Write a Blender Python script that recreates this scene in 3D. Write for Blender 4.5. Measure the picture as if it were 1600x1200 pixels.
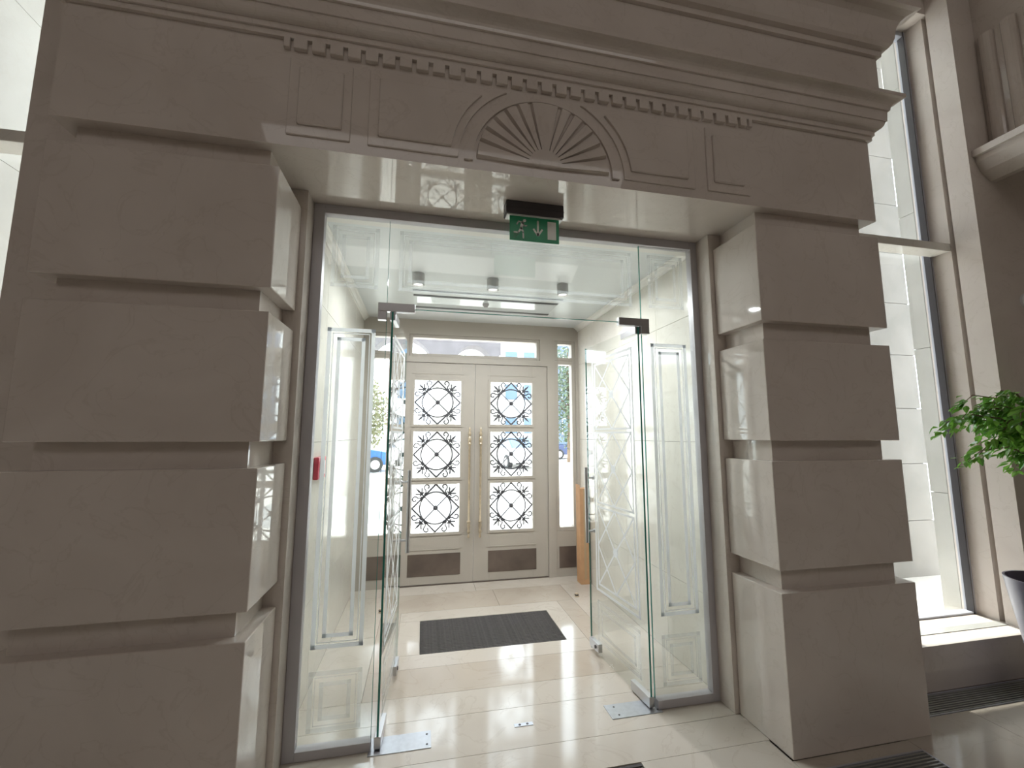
import bpy, bmesh, math, random
from math import sin, cos, pi, sqrt, atan2, radians
from mathutils import Vector, Matrix

for o in list(bpy.data.objects):
    bpy.data.objects.remove(o, do_unlink=True)
scene = bpy.context.scene
COL = scene.collection
random.seed(7)

# ---------------------------------------------------------------- camera
F_PX, YAW, PITCH, ROLL = 659.9, 0.2071, 0.1214, 0.0007
CAM = Vector((-0.3593, -1.8436, 1.5))
cam_d = bpy.data.cameras.new('camera')
cam_d.sensor_fit = 'HORIZONTAL'
cam_d.sensor_width = 36.0
cam_d.lens = 36.0 * F_PX / 1600.0
cam_d.clip_start = 0.05
cam_d.clip_end = 300
cam_o = bpy.data.objects.new('camera', cam_d)
COL.objects.link(cam_o)
fw = Vector((sin(YAW) * cos(PITCH), cos(YAW) * cos(PITCH), sin(PITCH)))
rt = Vector((cos(YAW), -sin(YAW), 0))
up = rt.cross(fw)
r2 = rt * cos(ROLL) + up * sin(ROLL)
u2 = up * cos(ROLL) - rt * sin(ROLL)
M = Matrix.Identity(4)
for i in range(3):
    M[i][0], M[i][1], M[i][2], M[i][3] = r2[i], u2[i], -fw[i], CAM[i]
cam_o.matrix_world = M
scene.camera = cam_o

# ---------------------------------------------------------------- light
SKY_STRENGTH = 8.0
SUN_STRENGTH = 11.0
HALL_POWER = 138.0
LAMP_POWER = 15.5
world = bpy.data.worlds.new('world')
scene.world = world
world.use_nodes = True
bg = world.node_tree.nodes['Background']
bg.inputs[0].default_value = (0.86, 0.93, 1.0, 1)
bg.inputs[1].default_value = SKY_STRENGTH

sun_d = bpy.data.lights.new('sun', 'SUN')
sun_d.energy = SUN_STRENGTH
sun_d.angle = radians(0.53)
sun_d.color = (1.0, 0.95, 0.86)
sun_o = bpy.data.objects.new('sun', sun_d)
COL.objects.link(sun_o)
sdir = Vector((0.03, 0.574, 0.819))            # towards the sun
sun_o.rotation_euler = sdir.to_track_quat('Z', 'Y').to_euler()
sun_o.location = (12, 14, 14)

hall_d = bpy.data.lights.new('hall_fill_light', 'AREA')  # fill lamp added under the closed hall ceiling to light the pier fronts
hall_d.shape = 'RECTANGLE'
hall_d.size, hall_d.size_y = 7.0, 5.0
hall_d.energy = HALL_POWER
hall_d.color = (1.0, 0.96, 0.93)
hall_o = bpy.data.objects.new('hall_fill_light', hall_d)
COL.objects.link(hall_o)
hall_o.location = (0.2, -6.0, 6.9)
hall_o.rotation_euler = (radians(25), 0, 0)

vs = scene.view_settings
vs.view_transform = 'Standard'
vs.look = 'None'
vs.exposure = 0.0
vs.gamma = 1.0
vs.use_curve_mapping = False

# ---------------------------------------------------------------- materials
def new_mat(name):
    m = bpy.data.materials.new(name)
    m.use_nodes = True
    return m, m.node_tree, m.node_tree.nodes['Principled BSDF']

def plain(name, col, rough=0.5, metal=0.0, spec=0.5, noise=0.0, nscale=8.0):
    m, nt, b = new_mat(name)
    b.inputs['Base Color'].default_value = (*col, 1)
    b.inputs['Roughness'].default_value = rough
    b.inputs['Metallic'].default_value = metal
    b.inputs['Specular IOR Level'].default_value = spec
    if noise > 0:
        tc = nt.nodes.new('ShaderNodeTexCoord')
        n = nt.nodes.new('ShaderNodeTexNoise')
        n.inputs['Scale'].default_value = nscale
        n.inputs['Detail'].default_value = 6
        r = nt.nodes.new('ShaderNodeValToRGB')
        r.color_ramp.elements[0].position = 0.3
        r.color_ramp.elements[1].position = 0.7
        r.color_ramp.elements[0].color = (*[c * (1 - noise) for c in col], 1)
        r.color_ramp.elements[1].color = (*[min(1, c * (1 + noise)) for c in col], 1)
        nt.links.new(tc.outputs['Object'], n.inputs['Vector'])
        nt.links.new(n.outputs['Fac'], r.inputs['Fac'])
        nt.links.new(r.outputs['Color'], b.inputs['Base Color'])
    return m

def stone(name, c1, c2, rough=0.18, scale=2.2, vein=0.25, veincol=(0.40, 0.33, 0.26), spec=0.5):
    """polished limestone: cloudy two-tone body with faint veins, in world coordinates"""
    m, nt, b = new_mat(name)
    g = nt.nodes.new('ShaderNodeNewGeometry')
    n1 = nt.nodes.new('ShaderNodeTexNoise')
    n1.inputs['Scale'].default_value = scale
    n1.inputs['Detail'].default_value = 7
    n1.inputs['Distortion'].default_value = 0.6
    r1 = nt.nodes.new('ShaderNodeValToRGB')
    r1.color_ramp.elements[0].position = 0.32
    r1.color_ramp.elements[1].position = 0.68
    r1.color_ramp.elements[0].color = (*c1, 1)
    r1.color_ramp.elements[1].color = (*c2, 1)
    n2 = nt.nodes.new('ShaderNodeTexNoise')
    n2.inputs['Scale'].default_value = scale * 1.7
    n2.inputs['Detail'].default_value = 9
    n2.inputs['Distortion'].default_value = 1.6
    r2_ = nt.nodes.new('ShaderNodeValToRGB')
    e = r2_.color_ramp.elements
    e[0].position, e[0].color = 0.485, (0, 0, 0, 1)
    e[1].position, e[1].color = 0.515, (0, 0, 0, 1)
    k = e.new(0.5)
    k.color = (vein, vein, vein, 1)
    mx = nt.nodes.new('ShaderNodeMix')
    mx.data_type = 'RGBA'
    mx.inputs[7].default_value = (*veincol, 1)
    nt.links.new(g.outputs['Position'], n1.inputs['Vector'])
    nt.links.new(g.outputs['Position'], n2.inputs['Vector'])
    nt.links.new(n1.outputs['Fac'], r1.inputs['Fac'])
    nt.links.new(n2.outputs['Fac'], r2_.inputs['Fac'])
    nt.links.new(r2_.outputs['Color'], mx.inputs[0])
    nt.links.new(r1.outputs['Color'], mx.inputs[6])
    nt.links.new(mx.outputs[2], b.inputs['Base Color'])
    b.inputs['Roughness'].default_value = rough
    b.inputs['Specular IOR Level'].default_value = spec
    return m

def glass_mat(name, tint=(0.97, 0.985, 0.975), refl=1.0):
    """thin clear glass: straight-through transmission plus a Schlick mirror reflection"""
    m = bpy.data.materials.new(name)
    m.use_nodes = True
    nt = m.node_tree
    nt.nodes.clear()
    out = nt.nodes.new('ShaderNodeOutputMaterial')
    tr = nt.nodes.new('ShaderNodeBsdfTransparent')
    tr.inputs[0].default_value = (*tint, 1)
    gl = nt.nodes.new('ShaderNodeBsdfGlossy')
    gl.inputs['Roughness'].default_value = 0.0
    gl.inputs[0].default_value = (1, 1, 1, 1)
    geo = nt.nodes.new('ShaderNodeNewGeometry')
    dot = nt.nodes.new('ShaderNodeVectorMath')
    dot.operation = 'DOT_PRODUCT'
    ab = nt.nodes.new('ShaderNodeMath'); ab.operation = 'ABSOLUTE'
    sb = nt.nodes.new('ShaderNodeMath'); sb.operation = 'SUBTRACT'; sb.inputs[0].default_value = 1.0
    pw = nt.nodes.new('ShaderNodeMath'); pw.operation = 'POWER'; pw.inputs[1].default_value = 5.0
    ma = nt.nodes.new('ShaderNodeMath'); ma.operation = 'MULTIPLY_ADD'
    ma.inputs[1].default_value = 0.93 * refl
    ma.inputs[2].default_value = 0.042 * refl
    mix = nt.nodes.new('ShaderNodeMixShader')
    L = nt.links.new
    L(geo.outputs['Incoming'], dot.inputs[0]); L(geo.outputs['Normal'], dot.inputs[1])
    L(dot.outputs['Value'], ab.inputs[0]); L(ab.outputs[0], sb.inputs[1]); L(sb.outputs[0], pw.inputs[0])
    L(pw.outputs[0], ma.inputs[0]); L(ma.outputs[0], mix.inputs[0])
    L(tr.outputs[0], mix.inputs[1]); L(gl.outputs[0], mix.inputs[2]); L(mix.outputs[0], out.inputs[0])
    return m

def frosted_mat(name, col, clear=0.35):
    m = bpy.data.materials.new(name)
    m.use_nodes = True
    nt = m.node_tree
    nt.nodes.clear()
    out = nt.nodes.new('ShaderNodeOutputMaterial')
    di = nt.nodes.new('ShaderNodeBsdfDiffuse'); di.inputs[0].default_value = (*col, 1)
    tl = nt.nodes.new('ShaderNodeBsdfTranslucent'); tl.inputs[0].default_value = (*col, 1)
    tr = nt.nodes.new('ShaderNodeBsdfTransparent')
    m1 = nt.nodes.new('ShaderNodeMixShader'); m1.inputs[0].default_value = 0.62
    m2 = nt.nodes.new('ShaderNodeMixShader'); m2.inputs[0].default_value = clear
    L = nt.links.new
    L(di.outputs[0], m1.inputs[1]); L(tl.outputs[0], m1.inputs[2])
    L(m1.outputs[0], m2.inputs[1]); L(tr.outputs[0], m2.inputs[2]); L(m2.outputs[0], out.inputs[0])
    return m

def emit(name, col, s):
    m, nt, b = new_mat(name)
    b.inputs['Base Color'].default_value = (*col, 1)
    b.inputs['Emission Color'].default_value = (*col, 1)
    b.inputs['Emission Strength'].default_value = s
    return m

MAT = dict(
    portal=stone('portal_limestone', (0.64, 0.575, 0.52), (0.71, 0.645, 0.59), rough=0.035, vein=0.16),
    wallstone=stone('vestibule_stone', (0.71, 0.675, 0.605), (0.78, 0.75, 0.69), rough=0.12, vein=0.15),
    floor=stone('floor_marble', (0.53, 0.475, 0.41), (0.61, 0.56, 0.495), rough=0.10, vein=0.25, scale=1.6),
    floordark=stone('floor_marble_band', (0.47, 0.405, 0.335), (0.55, 0.49, 0.42), rough=0.10, vein=0.3, scale=1.6),
    joint=plain('joint_grout', (0.16, 0.13, 0.11), 0.8),
    ext=stone('exterior_limestone', (0.48, 0.47, 0.43), (0.56, 0.55, 0.51), rough=0.6, vein=0.1),
    ext_shade=stone('limestone_shade_tone', (0.20, 0.195, 0.18), (0.26, 0.25, 0.235), rough=0.7, vein=0.1),  # limestone with shade put into the colour, for the outer pier
    hallwall=plain('hall_plaster', (0.50, 0.43, 0.37), 0.7, noise=0.04),
    ceil=plain('stretch_ceiling', (0.74, 0.77, 0.78), 0.3, spec=0.3),
    gloss=plain('glossy_white_panel', (0.72, 0.75, 0.77), 0.03),
    ceiltrim=plain('ceiling_trim', (0.82, 0.80, 0.76), 0.35),
    alu=plain('grey_aluminium', (0.50, 0.48, 0.50), 0.4, 0.15),
    alulight=plain('light_aluminium', (0.46, 0.47, 0.52), 0.35, 0.2),
    lampgrey=plain('lamp_grey', (0.5, 0.5, 0.5), 0.4),
    steel=plain('brushed_steel', (0.55, 0.55, 0.56), 0.28, 1.0),
    plate=plain('floor_plate_steel', (0.52, 0.54, 0.58), 0.35, 1.0, noise=0.06, nscale=40),
    wood=plain('cream_painted_wood', (0.465, 0.425, 0.37), 0.42, noise=0.03, nscale=3),
    kick=plain('bronze_kick_plate', (0.16, 0.125, 0.105), 0.4, 0.3, noise=0.25, nscale=4),
    iron=plain('wrought_iron', (0.10, 0.10, 0.11), 0.5, 0.4),
    brass=plain('worn_brass', (0.62, 0.52, 0.38), 0.3, 0.75, noise=0.15, nscale=25),
    glass=glass_mat('clear_glass'),
    winglass=glass_mat('window_glass', (0.95, 0.97, 0.97)),
    edge=plain('green_glass_edge', (0.04, 0.26, 0.21), 0.15),
    frost=frosted_mat('frosted_etching', (0.97, 0.985, 1.0), 0.12),
    faint=frosted_mat('faint_etching', (0.80, 0.84, 0.86), 0.84),
    black=plain('black_plastic', (0.03, 0.03, 0.035), 0.4),
    dark=plain('dark_housing', (0.055, 0.05, 0.055), 0.35),
    green=plain('exit_green', (0.008, 0.30, 0.13), 0.35),
    signwhite=plain('exit_pictogram', (0.85, 0.88, 0.82), 0.4),
    mat=plain('dark_ribbed_mat', (0.085, 0.077, 0.077), 0.85, noise=0.3, nscale=60),
    matbase=plain('mat_base', (0.03, 0.027, 0.028), 0.9),
    grate=plain('grille_bar', (0.36, 0.36, 0.34), 0.4, 0.2),
    red=plain('alarm_red', (0.55, 0.02, 0.06), 0.3),
    white=plain('white_plastic', (0.8, 0.8, 0.8), 0.4),
    card=plain('cardboard', (0.55, 0.32, 0.17), 0.8, noise=0.08, nscale=12),
    pot=plain('grey_violet_planter', (0.13, 0.12, 0.17), 0.3),
    soil=plain('soil', (0.05, 0.035, 0.025), 0.95, noise=0.4, nscale=40),
    bark=plain('bark', (0.16, 0.11, 0.07), 0.85, noise=0.3, nscale=25),
    ground=stone('paving', (0.58, 0.56, 0.53), (0.66, 0.64, 0.60), rough=0.7, vein=0.0, scale=0.8),
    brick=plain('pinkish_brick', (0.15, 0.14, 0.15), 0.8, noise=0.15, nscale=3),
    bluegrey=plain('blue_grey_facade', (0.07, 0.10, 0.16), 0.5, noise=0.1, nscale=2),
    whitewall=plain('white_render', (0.7, 0.7, 0.7), 0.7),
    bluewin=plain('far_window_glass', (0.08, 0.13, 0.2), 0.15),
    carblue=plain('blue_car_paint', (0.02, 0.10, 0.30), 0.25),
    cardark=plain('dark_blue_car_paint', (0.02, 0.04, 0.12), 0.25),
    carwhite=plain('white_car_paint', (0.75, 0.75, 0.75), 0.25),
    tyre=plain('tyre_rubber', (0.02, 0.02, 0.02), 0.8),
)

def leaf_mat(name, c1, c2, trans=0.35):
    m, nt, b = new_mat(name)
    oi = nt.nodes.new('ShaderNodeObjectInfo')
    g = nt.nodes.new('ShaderNodeNewGeometry')
    n = nt.nodes.new('ShaderNodeTexNoise'); n.inputs['Scale'].default_value = 9.0
    ad = nt.nodes.new('ShaderNodeMath'); ad.operation = 'MULTIPLY_ADD'; ad.inputs[1].default_value = 0.55
    r = nt.nodes.new('ShaderNodeValToRGB')
    r.color_ramp.elements[0].position = 0.3
    r.color_ramp.elements[0].color = (*c1, 1)
    r.color_ramp.elements[1].position = 0.85
    r.color_ramp.elements[1].color = (*c2, 1)
    nt.links.new(g.outputs['Position'], n.inputs['Vector'])
    nt.links.new(oi.outputs['Random'], ad.inputs[0])
    nt.links.new(n.outputs['Fac'], ad.inputs[2])
    nt.links.new(ad.outputs[0], r.inputs['Fac'])
    nt.links.new(r.outputs['Color'], b.inputs['Base Color'])
    b.inputs['Roughness'].default_value = 0.32
    tl = nt.nodes.new('ShaderNodeBsdfTranslucent')
    nt.links.new(r.outputs['Color'], tl.inputs[0])
    mx = nt.nodes.new('ShaderNodeMixShader'); mx.inputs[0].default_value = trans
    out = nt.nodes['Material Output']
    nt.links.new(b.outputs[0], mx.inputs[1]); nt.links.new(tl.outputs[0], mx.inputs[2])
    nt.links.new(mx.outputs[0], out.inputs[0])
    return m
MAT['leaf'] = leaf_mat('ficus_leaf', (0.06, 0.20, 0.025), (0.22, 0.44, 0.07))
MAT['autumn'] = leaf_mat('autumn_foliage', (0.16, 0.08, 0.06), (0.16, 0.16, 0.08))
MAT['hedge'] = leaf_mat('dark_foliage', (0.06, 0.09, 0.06), (0.12, 0.17, 0.08))

# ---------------------------------------------------------------- mesh helpers
def box(bm, x0, x1, y0, y1, z0, z1):
    v = [bm.verts.new(p) for p in ((x0, y0, z0), (x1, y0, z0), (x1, y1, z0), (x0, y1, z0),
                                   (x0, y0, z1), (x1, y0, z1), (x1, y1, z1), (x0, y1, z1))]
    for f in ((0, 3, 2, 1), (4, 5, 6, 7), (0, 1, 5, 4), (1, 2, 6, 5), (2, 3, 7, 6), (3, 0, 4, 7)):
        bm.faces.new([v[i] for i in f])

def prism(bm, pts, y0, y1):
    """polygon given in (x, z), extruded along y"""
    a = [bm.verts.new((p[0], y0, p[1])) for p in pts]
    b = [bm.verts.new((p[0], y1, p[1])) for p in pts]
    n = len(pts)
    bm.faces.new(a)
    bm.faces.new(b[::-1])
    for i in range(n):
        bm.faces.new((a[i], b[i], b[(i + 1) % n], a[(i + 1) % n]))

def quadstrip(bm, path, w, y0, y1, closed=True):
    """flat band of width w along a closed (x, z) polyline, given thickness in y"""
    n = len(path)
    for i in range(n if closed else n - 1):
        p, q = Vector(path[i]), Vector(path[(i + 1) % n])
        d = (q - p).normalized()
        nn = Vector((-d.y, d.x)) * w / 2
        e = d * w / 2 if closed else Vector((0, 0))
        prism(bm, [tuple(p - nn - e), tuple(q - nn + e), tuple(q + nn + e), tuple(p + nn - e)], y0, y1)

def tube(bm, pts, rad, seg=8, cap=True, closed=False):
    pts = [Vector(p) for p in pts]
    n = len(pts)
    rings = []
    ref = None
    for i, p in enumerate(pts):
        if closed:
            t = (pts[(i + 1) % n] - pts[i - 1]).normalized()
        else:
            t = (pts[min(i + 1, n - 1)] - pts[max(i - 1, 0)]).normalized()
        if ref is None:
            ref = Vector((0, 0, 1)) if abs(t.z) < 0.9 else Vector((1, 0, 0))
        a = (ref - t * ref.dot(t))
        if a.length < 1e-5:
            a = t.orthogonal()
        a.normalize()
        ref = a
        b = t.cross(a)
        r = rad[i] if isinstance(rad, (list, tuple)) else rad
        rings.append([bm.verts.new(p + (a * cos(2 * pi * k / seg) + b * sin(2 * pi * k / seg)) * r) for k in range(seg)])
    m = n if closed else n - 1
    for i in range(m):
        A, B = rings[i], rings[(i + 1) % n]
        for k in range(seg):
            bm.faces.new((A[k], A[(k + 1) % seg], B[(k + 1) % seg], B[k]))
    if cap and not closed:
        bm.faces.new(rings[0][::-1])
        bm.faces.new(rings[-1])

def lathe(bm, prof, seg=24, c=(0, 0, 0), axis='z'):
    rings = []
    for r, z in prof:
        ring = []
        for k in range(seg):
            a = 2 * pi * k / seg
            if axis == 'z':
                p = (c[0] + r * cos(a), c[1] + r * sin(a), c[2] + z)
            elif axis == 'y':
                p = (c[0] + r * cos(a), c[1] + z, c[2] + r * sin(a))
            else:
                p = (c[0] + z, c[1] + r * cos(a), c[2] + r * sin(a))
            ring.append(bm.verts.new(p))
        rings.append(ring)
    for i in range(len(rings) - 1):
        for k in range(seg):
            bm.faces.new((rings[i][k], rings[i][(k + 1) % seg], rings[i + 1][(k + 1) % seg], rings[i + 1][k]))
    bm.faces.new(rings[0][::-1])
    bm.faces.new(rings[-1])

def finish(name, bm, mat, parent=None, bevel=0.0, smooth=False, seg=2):
    if bevel > 0:
        bmesh.ops.bevel(bm, geom=list(bm.edges), offset=bevel, segments=seg, affect='EDGES', profile=0.5)
    bmesh.ops.recalc_face_normals(bm, faces=list(bm.faces))
    me = bpy.data.meshes.new(name)
    bm.to_mesh(me)
    bm.free()
    me.materials.append(MAT[mat] if isinstance(mat, str) else mat)
    if smooth:
        for p in me.polygons:
            p.use_smooth = True
        try:
            me.set_sharp_from_angle(angle=radians(40))
        except Exception:
            pass
    o = bpy.data.objects.new(name, me)
    COL.objects.link(o)
    if parent:
        o.parent = parent
    return o

def boxes(name, lst, mat, parent=None, bevel=0.0):
    bm = bmesh.new()
    for b in lst:
        box(bm, *b)
    return finish(name, bm, mat, parent, bevel)

def tag(o, label, cat, group=None, kind=None):
    o['label'] = label
    o['category'] = cat
    if group:
        o['group'] = group
    if kind:
        o['kind'] = kind
    return o

def empty(name, loc=(0, 0, 0), rz=0.0):
    o = bpy.data.objects.new(name, None)
    o.empty_display_size = 0.1
    COL.objects.link(o)
    o.location = loc
    o.rotation_euler = (0, 0, rz)
    return o

def share(name, src, parent=None, loc=None, rot=None, scale=None):
    o = bpy.data.objects.new(name, src.data)
    COL.objects.link(o)
    if parent:
        o.parent = parent
    if loc is not None:
        o.location = loc
    if rot is not None:
        o.rotation_euler = rot
    if scale is not None:
        o.scale = scale
    return o

# ---------------------------------------------------------------- key dimensions
CX = 0.19                         # axis of the portal
XL, XR = -0.986, 1.3675           # faces of the opening
XLO, XRO = -1.816, 2.196          # outer faces of the piers
G = 0.057                         # groove depth
DB = 0.343                        # depth of the rusticated blocks
YG = 0.485                        # glass screen
YB = 2.676                        # inner face of the entrance doors
ZS = 2.74                         # soffit of the opening
ZC = 2.735                        # vestibule ceiling
WXL, WXR = -0.986, 1.368          # vestibule walls
LEV = [(0.0, 0.736), (0.841, 1.372), (1.475, 2.003), (2.104, 2.640)]
YF = 0.28                         # face of the hall wall beside the portal
HX0, HX1, HY0, HZ = -5.2, 6.2, -9.0, 7.0

# ---------------------------------------------------------------- floors
def slab_floor(name, tiles, z1, mat, label, base):
    b = boxes(name, [base], 'joint')
    tag(b, label, 'floor', kind='structure')
    for (x0, x1, y0, y1, mt) in tiles:
        g = 0.0011
        boxes('floor_tile', [(x0 + g, x1 - g, y0 + g, y1 - g, z1 - 0.02, z1)], mt, b)
    return b

tiles = []
# tiles under the portal and of the vestibule
xs = [-0.986, 1.368]
for i in range(1):
    tiles.append((xs[i], xs[i + 1], 0.34, 0.645, 'floor'))
ox0, ox1, oy0, oy1 = -0.66, 1.04, 0.86, 2.46      # darker ring
ix0, ix1, iy0, iy1 = -0.50, 0.88, 1.16, 2.06
tiles += [(WXL, WXR, 0.645, oy0, 'floor'), (WXL, ox0, oy0, 1.66, 'floor'), (WXL, ox0, 1.66, oy1, 'floor'),
          (ox1, WXR, oy0, 1.66, 'floor'), (ox1, WXR, 1.66, oy1, 'floor'),
          (WXL, 0.19, oy1, YB + 0.12, 'floor'), (0.19, WXR, oy1, YB + 0.12, 'floor')]
tiles += [(ox0, ox1, oy0, iy0, 'floordark'),
          (ox0, 0.35, iy1, oy1, 'floordark'), (0.35, ox1, iy1, oy1, 'floordark'),
          (ox0, ix0, iy0, iy1, 'floordark'), (ix1, ox1, iy0, iy1, 'floordark')]
MX0, MX1, MY0, MY1 = -0.341, 0.7256, 1.336, 1.878
tiles += [(ix0, ix1, iy0, MY0, 'floor'), (ix0, ix1, MY1, iy1, 'floor'),
          (ix0, MX0, MY0, MY1, 'floor'), (MX1, ix1, MY0, MY1, 'floor')]
# the hall, joints at a slab's width
xs = [HX0, -4.2, -3.3, -2.4, -1.5, -0.6, 0.3, 1.2, 2.1, 2.62, 3.5, 4.4, 5.3, HX1]
ys = [HY0, -7.2, -5.4, -4.2, -3.3, -2.4, -1.5, -0.9, -0.42]
for i in range(len(xs) - 1):
    for j in range(len(ys) - 1):
        tiles.append((xs[i], xs[i + 1], ys[j], ys[j + 1], 'floor'))
GRX0, GRX1, GRY0, GRY1 = 1.36, 2.035, -0.42, -0.065     # grille by the right pier
M2X0, M2X1, M2Y0, M2Y1 = -0.30, 0.668, -0.42, 0.14      # mat in the hall
tiles += [(HX0, -3.3, -0.42, 0.11, 'floor'), (-3.3, -2.0, -0.42, 0.11, 'floor'), (-2.0, -1.0, -0.42, 0.0, 'floor'),
          (-1.0, M2X0, -0.42, M2Y1, 'floor'), (-1.0, GRX0 + .01, M2Y1, 0.34, 'floor'), (M2X1, GRX0, -0.42, M2Y1, 'floor'),
          (GRX0, GRX1, GRY1, 0.0, 'floor'), (GRX1, 2.62, -0.42, 0.11, 'floor'),
          (2.62, 3.5, -0.42, 0.11, 'floor'), (3.5, HX1, -0.42, 0.11, 'floor'),
          (HX0, -3.3, 0.11, 0.28, 'floor'), (-3.3, -1.82, 0.11, 0.28, 'floor'), (3.97, HX1, 0.11, 0.28, 'floor')]
slab_floor('floor', tiles, 0.0, 'floor', 'polished beige marble floor of hall and vestibule with darker band around the mat',
           (HX0, HX1, HY0, YB + 0.12, -0.14, -0.0205))

# ---------------------------------------------------------------- portal piers
def pier(name, inner, outer, label):
    s = 1 if outer > inner else -1
    def X(d):                      # d measured from the inner face towards the outside
        return inner + s * d
    w = abs(outer - inner)
    def b(d0, d1, y0, y1, z0, z1):
        return (min(X(d0), X(d1)), max(X(d0), X(d1)), y0, y1, z0, z1)
    core = boxes(name, [b(G, w - G, G, DB + 0.05, 0, ZS)], 'portal')
    tag(core, label, 'pier', kind='structure')
    for z0, z1 in LEV:
        bm = bmesh.new()
        box(bm, *b(0, w, 0, DB, z0, z1))
        finish('stone_block', bm, 'portal', core, bevel=0.004)
    # smooth jamb slab carrying the glass frame, a little proud of the blocks
    boxes('jamb', [b(-0.028, 0.30, DB + 0.002, YG + 0.03, 0, ZS)], 'portal', core, bevel=0.002)
    return core

pier('wall_portal_left', XL, XLO, 'brown-beige limestone pier of stacked rusticated blocks left of the glass doors')
pier('wall_portal_right', XR, XRO, 'brown-beige limestone pier of stacked rusticated blocks right of the glass doors')

# ---------------------------------------------------------------- entablature
def arc(cx, cz, r, a0, a1, n):
    return [(cx + r * cos(a0 + (a1 - a0) * i / n), cz + r * sin(a0 + (a1 - a0) * i / n)) for i in range(n + 1)]

prof = [(0.0, ZS), (0.0, 3.240), (0.016, 3.240), (0.016, 3.267), (0.026, 3.267), (0.026, 3.294), (0.030, 3.294)]
prof += [(0.030 + 0.033 * sin(t), 3.294 + 0.041 * (1 - cos(t))) for t in [pi / 2 * i / 6 for i in range(1, 7)]]
prof += [(0.070, 3.335), (0.073, 3.395), (0.083, 3.395)]
prof += [(0.083 + 0.050 * (1 - cos(t)), 3.398 + 0.048 * sin(t)) for t in [pi / 2 * i / 6 for i in range(0, 7)]]
prof += [(0.135, 3.447), (0.135, 3.468), (0.056, 3.475), (0.056, 3.750), (0.074, 3.752), (0.076, 3.784)]
prof += [(0.100, 3.790), (0.113, 3.808), (0.122, 3.835), (0.126, 3.868), (0.131, 3.900), (0.143, 3.927),
         (0.162, 3.946), (0.190, 3.957), (0.212, 3.960), (0.214, 4.03), (0.10, 4.05), (0.10, HZ)]
def entablature():
    """front and both returns swept with mitred corners, closed at the back"""
    bm = bmesh.new()
    yb = YG + 0.03
    R = []
    for p, z in prof:
        R.append([bm.verts.new(q) for q in ((XLO - p, yb, z), (XLO - p, -p, z), (XRO + p, -p, z), (XRO + p, yb, z))])
    n = len(R)
    for i in range(n - 1):
        for k in range(4):
            bm.faces.new((R[i][k], R[i][(k + 1) % 4], R[i + 1][(k + 1) % 4], R[i + 1][k]))
    bm.faces.new(R[0])
    bm.faces.new(R[-1][::-1])
    return finish('trim_1', bm, 'portal')
ent = entablature()
tag(ent, 'brown-beige limestone lintel with layered cornice, dentils, carved panels and shell above the doorway', 'lintel', kind='structure')

# dentils: one mesh, shared
nd = 31
dx0, dx1 = -0.999, 1.380
pitch = (dx1 - dx0 - 0.040) / nd
bm = bmesh.new()
box(bm, 0, 0.0560, -0.021, 0.004, 3.192, 3.2405)
den = finish('dentil', bm, 'portal', ent, bevel=0.002, seg=1)
den.location.x = dx0 + 0.040
for i in range(1, nd - 1):
    share('dentil', den, ent, loc=(dx0 + 0.040 + i * pitch, 0, 0))
bm = bmesh.new(); box(bm, dx0, dx0 + 0.026, -0.021, 0.004, 3.192, 3.2405); finish('dentil', bm, 'portal', ent, bevel=0.002, seg=1)
bm = bmesh.new(); box(bm, dx1 - 0.022, dx1, -0.021, 0.004, 3.192, 3.2405); finish('dentil', bm, 'portal', ent, bevel=0.002, seg=1)
bm = bmesh.new(); box(bm, dx0 + 0.040 + (nd - 1) * pitch, dx1 - 0.034, -0.021, 0.004, 3.192, 3.2405); finish('dentil', bm, 'portal', ent, bevel=0.002, seg=1)

# raised panels: a thin plate with a second raised field
def two_step(pts_out, pts_in):
    bm = bmesh.new(); prism(bm, pts_out, -0.009, 0.004)
    a = finish('carved_panel', bm, 'portal', ent, bevel=0.003, seg=1)
    bm = bmesh.new(); prism(bm, pts_in, -0.021, -0.006)
    finish('raised_field', bm, 'portal', a, bevel=0.004, seg=1)
def rect(x0, x1, z0, z1):
    return [(x0, z0), (x1, z0), (x1, z1), (x0, z1)]
two_step(rect(-0.970, -0.708, 2.790, 3.155), rect(-0.928, -0.744, 2.838, 3.108))
two_step(rect(2 * CX + 0.708, 2 * CX + 0.970, 2.790, 3.155), rect(2 * CX + 0.744, 2 * CX + 0.928, 2.838, 3.108))
SZ = 2.782
def wing(side, x_out, z0, z1, r):
    """panel beside the shell, its inner end cut by the arch"""
    a_lo = math.asin((z0 - SZ) / r)
    a_hi = math.asin(min(0.97, (z1 - SZ) / r))
    pts = [(x_out, z0)]
    cur = arc(CX, SZ, r, pi - a_lo, pi - a_hi, 12)
    pts += cur + [(x_out, z1)]
    if side > 0:
        pts = [(2 * CX - x, z) for x, z in pts]
    return pts
for sd in (-1, 1):
    two_step(wing(sd, -0.634, 2.788, 3.158, 0.420), wing(sd, -0.590, 2.832, 3.115, 0.455))
# arch ring round the shell
bm = bmesh.new()
oa, ia = arc(CX, SZ, 0.392, 0, pi, 32), arc(CX, SZ, 0.352, 0, pi, 32)
prism(bm, oa + ia[::-1], -0.012, 0.004)
finish('arch_moulding', bm, 'portal', ent)
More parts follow.
